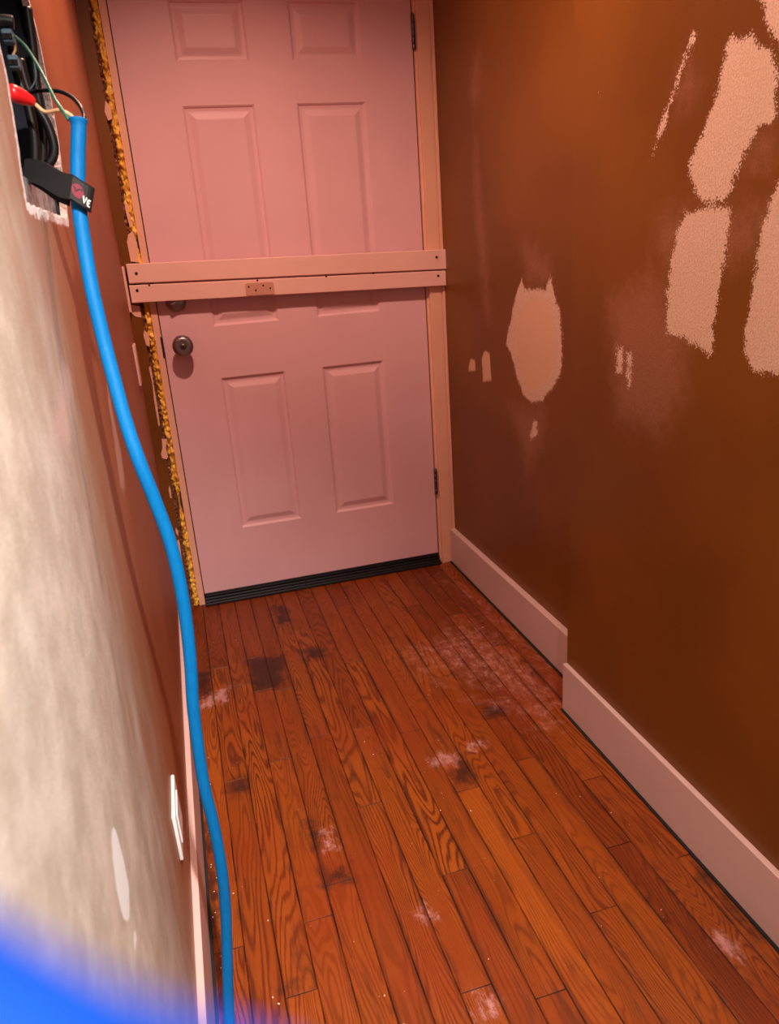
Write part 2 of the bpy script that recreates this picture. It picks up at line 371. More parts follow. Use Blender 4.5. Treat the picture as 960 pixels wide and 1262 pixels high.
nearP = [[(-1.4565,1.4910),(-1.4336,1.4719),(-1.4175,1.4270),(-1.3937,1.3918),(-1.3688,1.3518),(-1.3559,1.3166),(-1.3655,1.3144),(-1.3927,1.3457),(-1.4149,1.3935),(-1.4370,1.4359),(-1.4568,1.4616),(-1.4748,1.4793)],
 [(-1.5505,1.4609),(-1.5361,1.4529),(-1.5238,1.4227),(-1.5121,1.3814),(-1.4950,1.3441),(-1.4719,1.3110),(-1.4566,1.2805),(-1.4825,1.2510),(-1.5027,1.2290),(-1.5543,1.2256),(-1.5764,1.2434),(-1.5884,1.2722),(-1.6101,1.3082),(-1.6226,1.3228),(-1.6436,1.3220),(-1.6555,1.3337),(-1.6542,1.3910),(-1.6330,1.4259),(-1.5959,1.4477)],
 [(-1.4573,1.2242),(-1.5203,1.2278),(-1.5788,1.2229),(-1.5785,1.1921),(-1.5753,1.1501),(-1.5679,1.1068),(-1.5614,1.0507),(-1.5591,0.9927),(-1.5417,0.9878),(-1.4880,1.0065),(-1.4264,1.0135),(-1.4218,1.0665),(-1.4268,1.1277),(-1.4366,1.1865)],
 [(-1.6684,1.2639),(-1.6591,1.2319),(-1.6405,1.1845),(-1.6328,1.1290),(-1.6273,1.0818),(-1.6266,1.0112),(-1.6485,0.9749),(-1.7084,0.9721),(-1.7687,0.9755),(-1.7216,1.2932)],
 [(-1.5973,1.4907),(-1.6059,1.4669),(-1.6205,1.4439),(-1.6469,1.4205),(-1.7056,1.4010),(-1.6933,1.4840),(-1.5945,1.5128)],
 [(-1.2612,0.9817),(-1.2947,0.9815),(-1.2959,0.9214),(-1.2672,0.9212)], [(-1.2999,0.9785),(-1.3295,0.9780),(-1.3287,0.9189),(-1.3150,0.8991),(-1.3034,0.9225)], [(-1.1761,1.4583),(-1.1838,1.4569),(-1.1841,1.4508),(-1.1763,1.4522)]]
nearF = [[(-1.4457,1.4391),(-1.4649,1.4251),(-1.4590,1.3960),(-1.4368,1.3896),(-1.4230,1.4077)], [(-1.3885,1.2119),(-1.4334,1.2211),(-1.6317,1.2243),(-1.6623,1.2079),(-1.6401,1.1595),(-1.5806,1.1394),(-1.4155,1.1397),(-1.3872,1.1641)],
 [(-1.2701,0.9861),(-1.3271,0.9778),(-1.3273,0.9397),(-1.3173,0.9030),(-1.2670,0.9248),(-1.2518,0.9593)], [(-1.2330,1.0644),(-1.3739,1.1274),(-1.4842,1.0456),(-1.4961,0.9234),(-1.4206,0.8231),(-1.2724,0.8293)],
 [(-1.6051,1.3183),(-1.6483,1.3122),(-1.6469,1.2708),(-1.6037,1.2706)]]
farP = [[(-0.6412,1.0974),(-0.6629,1.0696),(-0.7784,1.0728),(-0.8173,1.1129),(-0.8329,1.0568),(-0.8653,1.0147),(-0.8754,0.9626),(-0.8799,0.9096),(-0.8676,0.8534),(-0.8192,0.8089),(-0.7572,0.7647),(-0.7023,0.7524),(-0.6452,0.7666),(-0.6033,0.8071),(-0.5635,0.8647),(-0.5273,0.9027),(-0.5548,0.9667),(-0.5935,1.0386)],
 [(-0.2372,0.8253),(-0.2786,0.8300),(-0.2848,0.7921),(-0.2138,0.7805)], [(-0.3623,0.8667),(-0.4050,0.8634),(-0.4140,0.7783),(-0.3434,0.7625),(-0.3399,0.8393)],
 [(-0.7085,0.7074),(-0.7352,0.7126),(-0.7350,0.6869),(-0.7459,0.6686),(-0.6894,0.6375),(-0.6805,0.6600)]]
farC = [[(-0.2372,0.8253),(-0.2786,0.8300),(-0.2848,0.7921),(-0.2138,0.7805)], [(-0.3623,0.8667),(-0.4050,0.8634),(-0.4140,0.7783),(-0.3434,0.7625),(-0.3399,0.8393)], [(-0.6621,1.0318),(-0.7376,1.0489),(-0.7983,1.0378),(-0.8471,0.9693),(-0.8480,0.8878),(-0.7783,0.8220),(-0.6916,0.7893),(-0.6347,0.8218),(-0.6059,0.9001),(-0.6153,0.9808)]]
farF = [[(-0.6541,1.1805),(-0.7283,1.1701),(-0.8076,1.1344),(-0.8175,1.0826),(-0.6740,1.0793)], [(-0.3699,1.6950),(-0.3849,1.6520),(-0.3647,1.5930),(-0.3417,1.5742),(-0.3063,1.6130),(-0.3238,1.6555)],
 [(-0.7045,0.7478),(-0.7399,0.7539),(-0.7307,0.6912),(-0.7459,0.6686),(-0.6894,0.6375),(-0.6667,0.6677)], [(-0.5457,0.7202),(-0.7783,0.7606),(-0.7783,0.6603),(-0.6643,0.5371),(-0.6299,0.6166)],
 [(-0.3365,1.4763),(-0.3658,1.3178),(-0.4068,1.1146),(-0.3974,0.9666),(-0.3510,1.1142),(-0.3099,1.3219)], [(-0.3699,1.6950),(-0.3849,1.6520),(-0.3647,1.5930),(-0.3417,1.5742),(-0.3063,1.6130),(-0.3238,1.6555)]]
patch = np.where(isN, union(RY, RZ, nearP), union(RY, RZ, farP)); faint = np.where(isN, union(RY, RZ, nearF), union(RY, RZ, farF))
core = np.where(isN, -1, union(RY, RZ, farC))
wr = raw('wall_right', rv, rfc, M_WALL, attrs=dict(patch=patch, faint=faint, core=core)); tag(wr, 'brown right wall with pale filler patches', kind='structure')

# left wall with the cut-out
hole = [(-1.7515,1.2656),(-1.6571,1.2654),(-1.5115,1.2666),(-1.3869,1.2690),(-1.3418,1.3107),(-1.3317,1.3448),(-1.2970,1.3876),(-1.2868,1.4220),(-1.2902,1.4644),(-1.2935,1.5055),(-1.3083,1.5374),(-1.3333,1.5553)]+[(-1.35,1.75),(-1.705,1.75)]+[(-1.7103,1.4117),(-1.7026,1.3906),(-1.7103,1.3637),(-1.7180,1.3367),(-1.7377,1.3007)]
def rough_poly(P, step=.006, amp=.0022, seed=3):
    r = random.Random(seed); out = []
    for i in range(len(P)):
        a = Vector(P[i]); b_ = Vector(P[(i+1)%len(P)]); n = max(1, int((b_-a).length/step))
        for k in range(n):
            q = a.lerp(b_, k/n); out.append(Vector((q.x+r.uniform(-amp,amp), q.y+r.uniform(-amp,amp))))
    return out
HP = rough_poly(hole)
pts = list(HP); n0 = len(HP); edges = [(i,(i+1)%n0) for i in range(n0)]
ysg = list(np.arange(-5.4,-2.4,.3))+list(np.arange(-2.4,-1.0,.010))+list(np.arange(-1.0,.06,.03))
zsg = list(np.arange(0,1.75,.010))+list(np.arange(1.75,HGT+.01,.115))
GY, GZ = np.meshgrid(ysg, zsg); GY, GZ = GY.ravel(), GZ.ravel()
sdg = sdf(GY, GZ, [tuple(p) for p in HP])
keep = np.abs(sdg) > .0035
pts += [Vector((a,b_)) for a,b_ in zip(GY[keep], GZ[keep])]
V2, E2, F2, *_ = geometry.delaunay_2d_cdt(pts, edges, [], 0, 1e-6)
V2a = np.array([tuple(v) for v in V2]); cen = np.array([V2a[list(f)].mean(0) for f in F2])
sdc = sdf(cen[:,0], cen[:,1], [tuple(p) for p in HP])
F2 = [f for f, s_ in zip(F2, sdc) if s_ < 0]
LY, LZ = V2a[:,0], V2a[:,1]
lp = union(LY, LZ, [[(-2.0336,0.7288),(-2.0208,0.7082),(-2.0190,0.6750),(-2.0216,0.6448),(-2.0459,0.6362),(-2.0636,0.6425),(-2.0771,0.6606),(-2.0778,0.6919),(-2.0632,0.7117),(-2.0512,0.7232)], [(-2.0405,0.6182),(-2.0397,0.6006),(-2.0605,0.6024),(-2.0621,0.6125)]])
lf = union(LY, LZ, [[(-1.2392,1.0301),(-1.2577,0.9658),(-1.2461,0.8941),(-1.2726,0.8474),(-1.3453,0.8388),(-1.3775,0.8593),(-1.3539,0.9081),(-1.3241,0.9452),(-1.3106,0.9915)], [(-1.7089,1.1074),(-1.6836,1.0764),(-1.8221,1.0210),(-1.9198,1.0593)], [(-2.0901,0.7257),(-2.0782,0.7071),(-2.1036,0.6845),(-2.1172,0.6951)]])
rim = sdf(LY, LZ, [tuple(p) for p in HP])+.009
wl = raw('wall_left', [(XL, a, b_) for a, b_ in V2a], F2, M_LEFT, attrs=dict(patch=lp, faint=lf, rim=rim)); tag(wl, 'left wall with painted-in lamp glare and open cut-out', kind='structure')
bm = bmesh.new(); r = random.Random(5)
A = [bm.verts.new((XL, p.x, p.y)) for p in HP]; B = [bm.verts.new((XL-.006+r.uniform(-.002,.002), p.x+r.uniform(-.002,.002), p.y+r.uniform(-.002,.002))) for p in HP]; D = [bm.verts.new((XL-.009, p.x, p.y)) for p in HP]
for i in range(n0):
    j = (i+1)%n0; bm.faces.new((A[i],A[j],B[j],B[i])); bm.faces.new((B[i],B[j],D[j],D[i]))
put('torn_edge', bm, M_GYP, wl)

# door-side wall, back wall, ceiling
bm = bmesh.new(); r = random.Random(9)
n = 240; prev = None
for i in range(n+1):
    z = HGT*i/n; e = -.0525+.0030*noise.noise(Vector((0,3,z*14)))+.0045*noise.noise(Vector((5,3,z*55)))+r.uniform(-.0012,.0012)
    q = [bm.verts.new((XL, -.012, z)), bm.verts.new((e, -.012, z)), bm.verts.new((e+.001, .004, z))]
    if prev:
        bm.faces.new((prev[0],prev[1],q[1],q[0])); bm.faces.new((prev[1],prev[2],q[2],q[1]))
    prev = q
box(bm, (-.1,-.012,2.085), (1.1,.01,HGT))
wf = put('wall_front', bm, M_WALL)
for k_ in ('patch','faint','core'):
    at = wf.data.attributes.new(k_, 'FLOAT', 'POINT'); at.data.foreach_set('value', [-1.0]*len(wf.data.vertices)); tag(wf, 'narrow brown wall strip left of the door', kind='structure')
bm = bmesh.new(); box(bm, (-.09,-5.5,HGT), (1.3,.2,HGT+.05)); tag(put('ceiling', bm, M_CEIL), 'ceiling', kind='structure')
bm = bmesh.new(); box(bm, (-.09,-5.55,0), (1.3,-5.45,HGT)); tag(put('wall_back', bm, M_CEIL), 'wall behind the camera', kind='structure')
# dark stud behind foam and behind the door
bm = bmesh.new(); box(bm, (-.088,.012,0), (.0,.05,2.1)); box(bm, (-.05,.05,0), (1.1,.09,2.44)); 
st = put('trim_4', bm, M_STUD); tag(st, 'rough framing behind the door frame', kind='structure')

# baseboards
def baseboard(name, xa, xb, y0, y1, label, h=.1415):
    bm = bmesh.new(); box(bm, (min(xa,xb), min(y0,y1), .004), (max(xa,xb), max(y0,y1), h), .0015, 2)
    return tag(put(name, bm, M_BASE), label, kind='structure')
baseboard('baseboard_right', .9615, XR, YC+.0, -.02, 'far white baseboard on the right')
baseboard('baseboard_front', .8805, XN, -2.4, YC, 'near white baseboard on the right')
baseboard('baseboard_left', -.0745, XL, -5.4, -.20, 'white baseboard on the left')
bm = bmesh.new(); box(bm, (XL,-5.4,-.002), (-.069,-.2,.006)); box(bm, (.955,YC,-.002), (XR,-.02,.0045)); box(bm, (.875,-2.4,-.002), (XN,YC,.0045))
tag(put('trim_5', bm, M_HOLE), 'dark gap under the baseboards', kind='structure')

# door frame
bm = bmesh.new()
box(bm, (-.0245,-.004,0), (-.0035,.05,2.055), .0012)
tag(put('trim_1', bm, M_TRIM), 'left door jamb', kind='structure')
bm = bmesh.new(); box(bm, (.9185,-.004,0), (.932,.05,2.055), .0012); box(bm, (-.0245,-.004,2.04), (.932,.05,2.06), .001)
tag(put('trim_2', bm, M_TRIM), 'right door jamb', kind='structure')
bm = bmesh.new(); box(bm, (.9265,-.018,0), (.9705,.0,2.09), .002); box(bm, (.9735,-.021,0), (.983,.0,2.09), .002); box(bm, (.969,-.014,0), (.975,.0,2.09))
tag(put('trim_3', bm, M_TRIM), 'painted door casing on the right', kind='structure')

# ---------------- door ----------------
W = .914
door = empty('door_1', (W/2,0,0), 'pink six panel door', kind='structure')
xs = [0,.1679,.3875,.5207,.7442,W]; zs = [.043,.2746,.8195,.9915,1.6469,1.7649,1.925,2.035]
bm = bmesh.new(); cache = {}
def vv(x, y, z):
    k = (round(x,5), round(y,5), round(z,5))
    if k not in cache: cache[k] = bm.verts.new((x,y,z))
    return cache[k]
prof = [(0,0),(.0025,.0022),(.0035,.0022),(.0065,.0062),(.015,.0072),(.020,.0066),(.036,.0012),(.040,.0008)]
for i in range(5):
    for j in range(7):
        a, b_, c_, d_ = xs[i], xs[i+1], zs[j], zs[j+1]
        if i in (1,3) and j in (1,3,5):
            R_ = []
            for ins, dep in prof: R_.append([vv(a+ins,dep,c_+ins), vv(b_-ins,dep,c_+ins), vv(b_-ins,dep,d_-ins), vv(a+ins,dep,d_-ins)])
            for P_, Q_ in zip(R_, R_[1:]):
                for k in range(4): bm.faces.new((P_[k],P_[(k+1)%4],Q_[(k+1)%4],Q_[k]))
            bm.faces.new(R_[-1])
        else: bm.faces.new((vv(a,0,c_),vv(b_,0,c_),vv(b_,0,d_),vv(a,0,d_)))
for (p_, q_) in (((0,.043),(0,2.035)), ((W,.043),(W,2.035)), ((0,.043),(W,.043)), ((0,2.035),(W,2.035))):
    bm.faces.new([bm.verts.new((p_[0],0,p_[1])), bm.verts.new((q_[0],0,q_[1])), bm.verts.new((q_[0],.044,q_[1])), bm.verts.new((p_[0],.044,p_[1]))])
bm.faces.new([bm.verts.new(v) for v in ((0,.044,.043),(W,.044,.043),(W,.044,2.035),(0,.044,2.035))])
slab = put('door_slab', bm, M_DOOR, door)
# weather strip in the frame
bm = bmesh.new(); box(bm, (-.0036,.006,.03), (.0,.03,2.04)); box(bm, (W,.006,.03), (.9186,.03,2.04))
put('weather_seal', bm, M_BLACK, door)
# knob
bm = bmesh.new()
KX, KZ = .060, .941
lathe(bm, [(0,.033),(.004,.033),(.0085,.029),(.010,.020),(.012,.013),(.020,.0125),(.026,.019),(.031,.0275),(.038,.0320),(.046,.0335),(.052,.0326),(.0565,.0295),(.0585,.0255),(.0588,.0200),(.0582,.0125),(.0580,.0)], (KX,0,KZ), (0,-1,0), 48)
kn = put('door_knob', bm, M_STEEL, door, True); kn['label'] = 'round brushed nickel knob'
bm = bmesh.new(); lathe(bm, [(0,.0095),(.0015,.0095),(.003,.0080),(.0032,.0)], (KX,-.0592,KZ), (0,-1,0), 32); put('knob_cylinder', bm, M_DARKSTEEL, kn, True)
bm = bmesh.new(); box(bm, (KX-.0012,-.0630,KZ-.005), (KX+.0012,-.0620,KZ+.005)); put('keyhole', bm, M_HOLE, kn)
# deadbolt thumb turn
DZ = 1.080
bm = bmesh.new(); lathe(bm, [(0,.032),(.006,.032),(.011,.029),(.014,.022),(.0150,.0)], (KX,0,DZ), (0,-1,0), 48)
db = put('deadbolt', bm, M_STEEL, door, True)
bm = bmesh.new(); box(bm, (KX-.005,-.034,DZ-.020), (KX+.005,-.014,DZ+.020), .004, 3); bmesh.ops.rotate(bm, verts=bm.verts, cent=(KX,0,DZ), matrix=Matrix.Rotation(math.radians(65),3,'Y'))
put('thumb_turn', bm, M_STEEL, db)
# strike plate let into the left jamb
bm = bmesh.new(); box(bm, (-.0075,-.0052,.905), (.0005,-.0035,.975), .0015); 
put('strike_plate', bm, M_DARKSTEEL, door)
# hinges
for z0, z1 in ((1.79,1.89),(.288,.39)):
    bm = bmesh.new()
    lathe(bm, [(0,.003),(.001,.0062)]+[q for k in range(5) for q in (((z1-z0)*(k)/5+.0012,.0064),((z1-z0)*(k+1)/5-.0012,.0064),((z1-z0)*(k+1)/5-.0006,.0055),((z1-z0)*(k+1)/5,.0055))]+[((z1-z0)+.002,.003)], (.9165,-.0075,z0), (0,0,1), 20)
    h_ = put('hinge', bm, M_DARKSTEEL, door, True)
    bm = bmesh.new(); box(bm, (.9145,-.0015,z0), (.9185,.004,z1)); put('hinge_leaf', bm, M_DARKSTEEL, h_)
# sweep and threshold
bm = bmesh.new(); box(bm, (.002,-.003,.028), (W-.002,.03,.043), .001); box(bm, (.002,-.007,.030), (W-.002,-.002,.036), .001)
put('door_sweep', bm, M_BLACK, door)
bm = bmesh.new(); box(bm, (-.003,-.028,0), (W+.004,.05,.012), .003); box(bm, (-.003,-.020,.010), (W+.004,.05,.019), .003); box(bm, (-.003,-.010,.018), (W+.004,.05,.027), .003)
tag(put('threshold', bm, M_BLACK), 'black ridged door threshold lying on the oak floor under the pink door', 'threshold')

# ---------------- foam and broken wallboard beside the jamb ----------------
bm = bmesh.new(); NZ = 900; NA = 16; prev = None
for i in range(NZ+1):
    z = .004+(2.06-.004)*i/NZ
    gp = 1-.75*math.exp(-((z-.40)/.05)**2)-.85*math.exp(-((z-1.262)/.02)**2)
    ring = []
    for k in range(NA+1):
        a = math.pi*k/NA
        p_ = Vector((math.cos(a)*.011, -math.sin(a)*.009, z))
        l1 = noise.cell_vector(Vector((0,0,z*38)))
        b1 = abs(noise.noise(Vector((math.cos(a)*1.1, 1.7, z*46))))*2.0; b2 = noise.noise(p_*170)
        rr = (.80+.52*b1+.14*b2)*gp
        ring.append(bm.verts.new((-.0345+.0012*noise.noise(Vector((2,0,z*9)))+p_.x*rr, .012+p_.y*rr*2.2, z)))
    if prev:
        for k in range(NA): bm.faces.new((prev[k],prev[k+1],ring[k+1],ring[k]))
    prev = ring
tag(put('spray_foam', bm, M_FOAM, None, True), 'lumpy amber spray foam filling the gap left of the pink door', 'foam')
bm = bmesh.new(); prev = None
for i in range(1200):
    z = 2.06*i/1199; q = [bm.verts.new((-.056+.0*k, 0,0)) for k in range(0)]
    row = []
    for k in range(5):
        x = -.058+.0042*k; y = -.003+.008*noise.noise(Vector((x*300,1,z*90)))+.012*(k==4)
        row.append(bm.verts.new((x+.003*noise.noise(Vector((k,7,z*60))), y, z)))
    if prev:
        for k in range(4): bm.faces.new((prev[k],prev[k+1],row[k+1],row[k]))
    prev = row
put('broken_edge', bm, M_RUB, wf)['label'] = 'crumbly broken wallboard edge'
rr_ = random.Random(21)
flakes = [([(-0.0521,0.8861),(-0.0587,0.8809),(-0.0562,0.8272),(-0.0594,0.7733),(-0.0595,0.6843),(-0.0549,0.6868),(-0.0528,0.7604),(-0.0525,0.8148),(-0.0511,0.8682)]),
 ([(-0.0524,1.0021),(-0.0581,0.9855),(-0.0550,0.9535),(-0.0448,0.9467),(-0.0398,0.9837)]), ([(-0.0829,1.0838),(-0.0841,1.0615),(-0.0728,1.0465),(-0.0543,1.0409),(-0.0539,1.0757)]),
 ([(-0.0569,0.6396),(-0.0593,0.6074),(-0.0681,0.5878),(-0.0649,0.5736),(-0.0518,0.5675),(-0.0460,0.5757),(-0.0484,0.6059),(-0.0394,0.6373)]), ([(-0.0583,0.4742),(-0.0629,0.4564),(-0.0616,0.4284),(-0.0572,0.4277),(-0.0563,0.4616)]),
 ([(-0.0619,0.3180),(-0.0631,0.2990),(-0.0577,0.2852),(-0.0547,0.3040)]), ([(-0.0652,0.2671),(-0.0676,0.2220),(-0.0676,0.1693),(-0.0610,0.1813),(-0.0566,0.2396),(-0.0568,0.2721)]),
 ([(-0.0507,1.6630),(-0.0584,1.6346),(-0.0527,1.6106),(-0.0406,1.6151),(-0.0396,1.6485)]), ([(-0.0507,1.2927),(-0.0581,1.2720),(-0.0576,1.2132),(-0.0338,1.2089),(-0.0285,1.2648),(-0.0366,1.3024)]),
 ([(-0.0461,1.3868),(-0.0463,1.3559),(-0.0420,1.3129),(-0.0351,1.3125),(-0.0356,1.3708)])]
for f_ in flakes:
    bm = bmesh.new(); P_ = [(x+rr_.uniform(-.0006,.0006), z) for x, z in f_]
    a_ = [bm.verts.new((x,-.0135-rr_.uniform(0,.0015),z)) for x,z in P_]; b2_ = [bm.verts.new((x,-.0115,z)) for x,z in P_]
    bm.faces.new(a_); bm.faces.new(list(reversed(b2_)))
    for k in range(len(a_)): bm.faces.new((a_[k],a_[(k+1)%len(a_)],b2_[(k+1)%len(a_)],b2_[k]))
    fo = put('paint_flake', bm, M_TRIM, wf); fo['label'] = 'pale torn paint flake'

# ---------------- boards nailed across the door ----------------
def board(name, L0, L1, R0, R1, xa, xb, yb, yf, label, holes, seedv):
    """L0,L1: bottom/top z at the left, R0,R1 at the right"""
    bm = bmesh.new(); n = 60; prev = None
    for i in range(n+1):
        t = i/n; x = xa+(xb-xa)*t; z0 = L0+(R0-L0)*t; z1 = L1+(R1-L1)*t
        w1 = .0009*noise.noise(Vector((x*40,seedv,0)))+.0006*noise.noise(Vector((x*160,seedv,2)))
        z1 += w1; z0 += .0006*noise.noise(Vector((x*50,seedv,9)))
        c = .0022
        ring = [(yf+c,z0),(yf,z0+c),(yf,z0+(z1-z0)*.33),(yf,z0+(z1-z0)*.66),(yf,z1-c),(yf+c,z1),(yb,z1),(yb,z0)]
        ring = [bm.verts.new((x,a,b_)) for a,b_ in ring]
        if prev:
            for k in range(8): bm.faces.new((prev[k],prev[(k+1)%8],ring[(k+1)%8],ring[k]))
        else: bm.faces.new(ring)
        prev = ring
    bm.faces.new(list(reversed(prev)))
    o = put(name, bm, M_BOARD); tag(o, label, 'board', 'painted boards across the door')
    for (x, z) in holes:
        bm = bmesh.new(); lathe(bm, [(0,.0045),(.0012,.0043),(.0014,.003),(.0010,.0)], (x,yf-.0002,z), (0,-1,0), 16)
        put('screw_head', bm, M_HOLE, o)
    return o
B1 = board('wooden_board', 1.1475,1.2065,1.114,1.1800,-.072,.983,-.0215,-.040, 'upper of two pink boards nailed across the door, the wider one', [(-0.0461,1.1765),(0.9494,1.1562)], 1)
B2 = board('wooden_board', 1.088,1.1425,1.059,1.1098,-.074,.981,-.0215,-.038, 'lower of two pink boards nailed across the door, with a painted metal plate', [(-0.0525,1.1256),(0.9530,1.0942)], 5)
for (x, z) in [(-0.0132,1.1385),(0.3263,1.1272),(0.5566,1.1226),(0.7201,1.1209)]:
    bm = bmesh.new(); lathe(bm, [(0,.0032),(.001,.0030),(.0011,.0)], (x,-.0382,z), (0,-1,0), 12); put('nail_hole', bm, M_HOLE, B2)
# painted plate on the lower board
bm = bmesh.new()
cx, cz = .3315, 1.1005; hw, hh = .047, .0195; P_ = []
for (sx, sz) in ((1,1),(-1,1),(-1,-1),(1,-1)):
    for k in range(5):
        a = math.radians({(1,1):0,(-1,1):90,(-1,-1):180,(1,-1):270}[(sx,sz)]+22.5*k); rr2 = .008
        P_.append((cx+sx*(hw-rr2)+rr2*math.cos(a), cz+sz*(hh-rr2)+rr2*math.sin(a)-.045*(sx*(hw-rr2))*0))
P_ = [(x, z-.026*(x-cx)) for x, z in P_]
a_ = [bm.verts.new((x,-.0412,z)) for x,z in P_]; b2_ = [bm.verts.new((x,-.0375,z)) for x,z in P_]
bm.faces.new(a_); bm.faces.new(list(reversed(b2_)))
for k in range(len(a_)): bm.faces.new((a_[k],a_[(k+1)%len(a_)],b2_[(k+1)%len(a_)],b2_[k]))
pl = put('metal_plate', bm, M_PLATE, B2); pl['label'] = 'rounded painted metal plate'
for (dx, dz) in ((-.036,.008),(-.014,-.004),(.012,.010),(.034,.000)):
    bm = bmesh.new(); lathe(bm, [(0,.0030),(.0008,.0030),(.0009,.0)], (cx+dx,-.0414,cz+dz-.026*dx), (0,-1,0), 12); put('plate_hole', bm, M_HOLE, pl)
# thin painted strip on the wall at the ends of the boards
bm = bmesh.new(); box(bm, (XL+.0005,-.052,1.062), (-.079,-.024,1.200), .001)
tag(put('wood_strip', bm, M_BOARD), 'thin upright painted wood strip on the left wall at the ends of the boards', 'wood strip')

# ---------------- wall plates on the left wall ----------------
def wall_plate(y0, y1, z0, z1, label, name, mat, th=.0065):
    bm = bmesh.new(); box(bm, (XL+.0003, y0, z0), (XL+th, y1, z1), .0022, 3)
    root = tag(put(name, bm, mat, None, True), label, 'wall plate')
    return root
op = wall_plate(-1.598,-1.487,.285,.372, 'white wall plate low on the left wall just above the baseboard', 'outlet_plate', M_WHITE)
bm = bmesh.new(); box(bm, (XL+.0055,-1.575,.300), (XL+.0085,-1.512,.358), .0012); put('outlet_face', bm, M_WHITE, op)
wall_plate(-.255,-.17,.858,.978, 'narrow pink painted switch plate on the left wall beside the door knob', 'switch_plate', M_BOARD, .0075)

# ---------------- electrical box in the cut-out ----------------
eb = empty('electrical_box', (-.14,-1.5,1.25), 'dark metal electrical box set in the torn cut-out of the left wall', 'electrical box')
bm = bmesh.new()
box(bm, (-.205,-1.80,1.24), (-.200,-1.262,1.80)); box(bm, (-.205,-1.267,1.24), (-.1005,-1.262,1.80)); box(bm, (-.205,-1.80,1.24), (-.1005,-1.795,1.80)); box(bm, (-.205,-1.80,1.795), (-.1005,-1.262,1.80))
put('box_shell', bm, M_METAL, eb)
bm = bmesh.new(); box(bm, (-.205,-1.80,1.24), (-.1005,-1.262,1.262)); box(bm, (-.108,-1.795,1.262), (-.1035,-1.268,1.305), .001)
put('bottom_lip', bm, M_GREYMET, eb)
bm = bmesh.new(); box(bm, [(-0.1749,-1.3000,1.3183)][0][:1]+(-1.33,1.27), (-.155,-1.275,1.78)); put('stud_face', bm, M_STUD, eb)
# black cables inside
for P_, lab in (([(-0.1060,-1.4000,1.4687),(-0.1038,-1.4000,1.4367),(-0.0974,-1.4000,1.4127),(-0.0892,-1.4000,1.3948),(-0.0849,-1.4000,1.3745),(-0.0853,-1.4000,1.3587),(-0.0916,-1.4000,1.3452),(-0.1042,-1.4000,1.3354),(-0.1166,-1.4000,1.3209)], 'thick black cable curving down the right side inside the electrical box'),
             ([(-0.1065,-1.4400,1.4863),(-0.1076,-1.4400,1.4416),(-0.1029,-1.4400,1.4123),(-0.1023,-1.4400,1.3781),(-0.1060,-1.4400,1.3500),(-0.1121,-1.4400,1.3259)], 'black cable hanging straight behind the curved one inside the electrical box'),
             ([(-0.0881,-1.3600,1.5395),(-0.0906,-1.3600,1.4947),(-0.0949,-1.3600,1.4575),(-0.0967,-1.3600,1.4263),(-0.0976,-1.3600,1.3990),(-0.1045,-1.3600,1.3597),(-0.1122,-1.3600,1.3340)], 'bluish black cable at the back of the electrical box')):
    bm = bmesh.new(); tube(bm, P_, .0065, 14); tag(put('black_cable', bm, M_BLACK, None, True), lab, 'cable')
for P_, lab in (([(-0.1117,-1.4600,1.4854),(-0.1000,-1.4600,1.4864),(-0.0998,-1.4600,1.4726),(-0.1131,-1.4600,1.4716)], 'upper blue grey wire connector in the electrical box'), ([(-0.1116,-1.4600,1.4573),(-0.0998,-1.4600,1.4580),(-0.1007,-1.4600,1.4439),(-0.1121,-1.4600,1.4432)], 'lower blue grey wire connector in the electrical box')):
    x0_ = min(q[0] for q in P_); x1_ = max(q[0] for q in P_); z0_ = min(q[2] for q in P_); z1_ = max(q[2] for q in P_)
    bm = bmesh.new(); box(bm, (x0_,-1.475,z0_), (x1_,-1.455,z1_), .002); wc = tag(put('wire_connector', bm, M_BLUEGREY), lab, 'connector')
    for k in range(2):
        xc = x0_+(x1_-x0_)*(.3+.4*k); bm = bmesh.new(); box(bm, (xc-.003,-1.477,z0_+.003), (xc+.003,-1.474,z0_+.009)); put('wire_port', bm, M_HOLE, wc)
bm = bmesh.new(); tube(bm, [(-0.1015,-1.4620,1.4711),(-0.1019,-1.4620,1.4662),(-0.1051,-1.4620,1.4612),(-0.1081,-1.4620,1.4572)], .0016, 8); tag(put('short_wire', bm, M_TAN, None, True), 'short pale wire between the two blue grey connectors', 'wire')
bm = bmesh.new(); box(bm, [(-0.1195,-1.4700,1.4888)][0], (-.128,-1.45,1.503), .003) if False else tube(bm, [(-0.1162,-1.4700,1.4946),(-0.1058,-1.4700,1.4950),(-0.0968,-1.4700,1.4936)], .0075, 12); tag(put('end_cap', bm, M_BLACK, None, True), 'black plastic cap above the blue grey connectors', 'cap')
bm = bmesh.new(); tube(bm, [(-0.1063,-1.4500,1.4251),(-0.0993,-1.4500,1.4219),(-0.0902,-1.4500,1.4290),(-0.0848,-1.4500,1.4392),(-0.0840,-1.4500,1.4536)], .0009, 6); tag(put('thin_wire', bm, M_BLUEGREY, None, True), 'thin looping grey wire inside the electrical box', 'wire')
# red wire nut
Pn = [Vector(q) for q in [(-0.0998,-1.6200,1.3902),(-0.0783,-1.6000,1.3826)]]
bm = bmesh.new(); ax_ = Pn[1]-Pn[0]; Ln = ax_.length
lathe(bm, [(0,.0075),(.004,.0088),(Ln*.25,.0092),(Ln*.6,.0080),(Ln*.92,.0056),(Ln,.0045)], Pn[0], ax_, 24)
tag(put('wire_nut', bm, M_RED, None, True), 'red wire nut poking out of the electrical box', 'wire nut')

